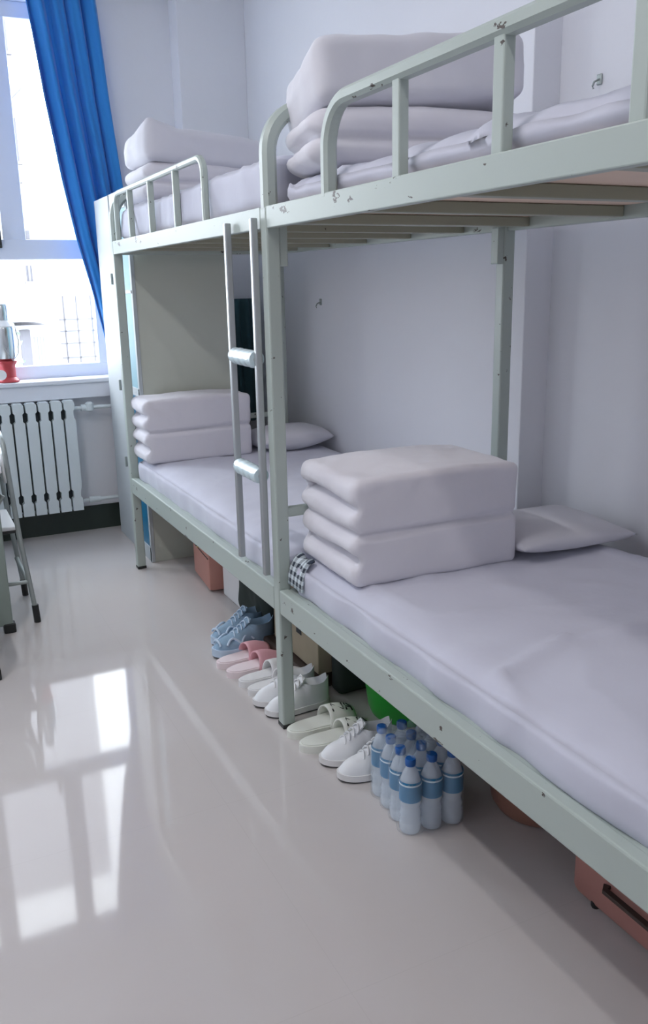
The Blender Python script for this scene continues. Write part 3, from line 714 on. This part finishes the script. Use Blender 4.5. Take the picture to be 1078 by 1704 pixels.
# ------------------------------------------------------------------ desk and folding chair at the left edge
dk = thing('desk', 'grey-green metal desk at the left edge of the picture', 'desk', (-1.05, 1.8, 0))
b = new(); add_box(b, -1.42, -.700, 1.36, 2.30, .735, .765, .004); obj('desk_top', b, WHITEP, dk)
for y in (1.385, 2.24):
    b = new(); add_box(b, -1.38, -.725, y-.018, y+.018, .035, .735, .006); obj('side_panel', b, DESKM, dk)
    for x in (-.745, -1.34):
        b = new(); add_box(b, x-.022, x+.030, y-.024, y+.024, 0, .045, .005); obj('foot', b, BLACKR, dk)
b = new(); add_box(b, -1.36, -.80, 1.41, 2.22, .60, .733, .004); obj('apron', b, DESKM, dk)
ch = thing('folding_chair', 'grey tubular folding chair tucked behind the desk', 'chair', (-.80, 1.62, 0))
tb = circ(.0115, 12)
def tube(name, pts, m=CHAIRM, r=None): 
    b = new(); sweep(b, pts, circ(r, 12) if r else tb); return obj(name, b, m, ch, smooth=True)
for y, o_ in ((1.45, 0), (1.86, 1)):
    tube('leg', [(-.612, y, .03), (-.648, y+.01, .42), (-.668, y+.03, .80)]); tube('leg', [(-1.0, y, .03), (-.82, y, .43), (-.70, y, .62)])
b = new(); sweep(b, [(-.668, 1.48, .79)]+[(-.668-.006*math.sin(math.pi*i/12), 1.48+.205*(1-math.cos(math.pi*i/12)), .80+.085*math.sin(math.pi*i/12)**.6) for i in range(13)]+[(-.668, 1.89, .79)], tb); obj('back_frame', b, CHAIRM, ch, smooth=True)
b = new(); add_box(b, -.685, -.664, 1.50, 1.87, .66, .80, .008); obj('backrest', b, WHITEP, ch)
b = new(); add_box(b, -1.0, -.655, 1.47, 1.84, .445, .465, .008); obj('seat', b, WHITEP, ch)
b = new(); add_box(b, -1.003, -.652, 1.467, 1.843, .433, .447, .006); obj('seat_frame', b, BLACKR, ch)
tube('stretcher', [(-.632, 1.45, .20), (-.632, 1.86, .20)]); tube('stretcher', [(-.92, 1.45, .20), (-.92, 1.86, .20)]); tube('stretcher', [(-.632, 1.455, .20), (-.92, 1.455, .20)], r=.009)
for x, y in ((-.611, 1.45), (-.611, 1.86), (-1.003, 1.45), (-1.003, 1.86)):
    tube('foot_cap', [(x, y, 0), (x-.004*(1 if x > -.8 else -2), y, .085)], BLACKR, .0155)

st = thing('stool', 'stool with black foot just entering the left edge in front of the desk', 'stool', (-.98, 1.03, 0))
b = new(); add_box(b, -1.15, -.845, .87, 1.19, .43, .455, .008); obj('seat', b, WHITEP, st)
for x, y in ((-.850, .888), (-1.14, .888), (-.862, 1.17), (-1.14, 1.17)):
    b = new(); add_box(b, x-.014, x+.014, y-.014, y+.014, .045, .43, .003); l_ = obj('leg', b, CHAIRM, st)
    b = new(); add_box(b, x-.018, x+.018, y-.018, y+.018, 0, .045, .004); obj('foot_cap', b, BLACKR, l_)

# ------------------------------------------------------------------ small wall fittings
for (x, y, z, L_) in ((WX, 1.83, 1.40, 'small metal hook on the wall above the lower far bunk'), (NX, -.10, 2.14, 'small metal hook on the wall above the upper near bunk')):
    t = thing('wall_hook', L_, 'hook', (x, y, z))
    b = new(); add_box(b, x-.006, x, y-.012, y+.012, z-.012, z+.022, .003); obj('plate', b, CHAIRM, t)
    b = new(); sweep(b, [(x-.005, y, z+.005), (x-.025, y, z-.004), (x-.032, y, z-.018), (x-.028, y, z-.026)], circ(.0035, 8)); obj('prong', b, CHAIRM, t)
# tube lamps added on the ceiling, out of view, as fill light
for k, (x, y) in enumerate(((-1.45, -.2), (-.75, -2.7))):
    t = thing('added_fill_lamp', ('added fill lamp, unseen white tube on the ceiling above the desk side', 'added fill lamp, unseen white tube on the ceiling above the camera')[k], 'lamp', (x, y, HC-.06))
    b = new(); add_box(b, x-.06, x+.06, y-.62, y+.62, HC-.05, HC, .008); obj('housing', b, WHITEP, t)
    ld = bpy.data.lights.new('fill_light', 'AREA'); ld.shape = 'RECTANGLE'; ld.size = .10; ld.size_y = 1.2; ld.energy = FILL_W*(1, .62)[k]; ld.color = FILL_COL
    lo = bpy.data.objects.new('fill_light', ld); COL.objects.link(lo); lo.location = (0, 0, -.003); lo.parent = t

# ------------------------------------------------------------------ outside
b = new(); add_box(b, -60, 80, 3.6, 90, -9.2, -9); struct('ground', b, GROUND)
bd = thing('building', 'white apartment facade seen through the window', 'building', (3.0, 40, -9))
D = 40
b = new(); add_box(b, -9, 5.98, D, D+8, -9, 30); add_box(b, 5.98, 16, D+2, D+8, -9, 7.5); obj('wall', b, FACADE, bd)
def fwin(x0, x1, z0, z1):
    b = new(); add_box(b, x0, x1, D-.06, D, z0, z1); w = obj('window', b, FWIN, bd)
    b = new(); add_box(b, (x0+x1)/2-.05, (x0+x1)/2+.05, D-.10, D-.06, z0, z1); obj('window_bar', b, FACADE2, w)
    b = new(); add_box(b, x0-.1, x1+.1, D-.25, D, z0-.12, z0); obj('window_ledge', b, FACADE2, w)
for x0, x1, z0, z1 in ((4.5, 4.95, 7.0, 8.8), (4.58, 5.05, 3.7, 4.1), (4.74, 5.0, 1.9, 2.6), (2.4, 3.3, 6.8, 8.8), (2.4, 3.3, 2.5, 4.2), (3.0, 3.6, 10.5, 12.2), (4.5, 4.95, 11.4, 13.2), (3.2, 3.6, -1.8, .2), (4.0, 4.3, 4.6, 5.6)): fwin(x0, x1, z0, z1)
for z0, z1 in ((9.5, 10.3), (4.95, 5.3)):
    b = new(); q = [b.verts.new(v) for v in ((4.3, D, z0), (5.3, D, z1), (5.3, D, z1-.35), (4.3, D, z0-.5), (4.3, D-.7, z0), (5.3, D-.7, z1), (5.3, D-.7, z1-.35), (4.3, D-.7, z0-.5))]
    for f in ((0, 1, 2, 3), (4, 5, 6, 7), (0, 1, 5, 4), (1, 2, 6, 5), (2, 3, 7, 6), (3, 0, 4, 7)): b.faces.new([q[i] for i in f])
    obj('canopy', b, FACADE2, bd)
b = new(); add_box(b, 4.5, 4.95, D-.4, D, 6.1, 6.6); obj('air_conditioner', b, FACADE2, bd)
for x in (5.99, 6.57, 7.19, 7.9):
    b = new(); add_box(b, x, x+.05, D+1.92, D+2, -8, 7.4 if x < 6 else 1.2); obj('pipe', b, FACADE2, bd)
for z in (.05, -.51, -1.10, -1.8):
    b = new(); add_box(b, 5.9, 12, D+1.92, D+2, z, z+.045); obj('cladding_joint', b, FACADE2, bd)
an = thing('annex_building', 'low pale annex with railings seen at the bottom of the window', 'building', (1.0, 26, -9))
b = new(); add_box(b, .2, 3.2, 26, 29, -9, .36); obj('wall', b, FACADE, an)
b = new(); add_box(b, .1, 3.3, 25.6, 29, .36, .46); add_box(b, .1, 3.3, 25.6, 29, .76, .84); obj('ledge', b, FACADE2, an)
b = new(); add_box(b, 2.45, 2.75, 25.9, 26, -.9, .3); obj('doorway', b, FWIN, an)
for x in [2.85+.09*i for i in range(4)]:
    b = new(); add_box(b, x, x+.03, 25.85, 25.9, -.9, .1); obj('railing_bar', b, FACADE2, an)
def tree():
    bm = new()
    for i in range(420):
        a = random.uniform(0, 6.28); r = random.uniform(0, 1)**.5*1.5; z = random.uniform(-3, 2.2); c = Vector((.0+r*math.cos(a)*(1-.2*abs(z)/3), r*math.sin(a), z+3)); s = random.uniform(.08, .2)
        d = Vector((random.uniform(-1, 1), random.uniform(-1, 1), random.uniform(-1, 1))).normalized(); e = d.orthogonal().normalized(); f = d.cross(e)
        bm.faces.new([bm.verts.new(c+e*s), bm.verts.new(c+f*s*.5), bm.verts.new(c-e*s), bm.verts.new(c-f*s*.5)])
    return bm
tr = thing('tree', 'faint leafy tree behind the flask outside the window', 'tree', (.9, 20, -9), local=True)
bm = tree(); shift(bm, (0, 0, 6.6), Matrix.Scale(.62, 3)); obj('crown', bm, LEAF, tr)
b = new(); sweep(b, [(0, 0, 0), (.05, 0, 4), (0, 0, 8)], circ(.12)); obj('trunk', b, FACADE2, tr)
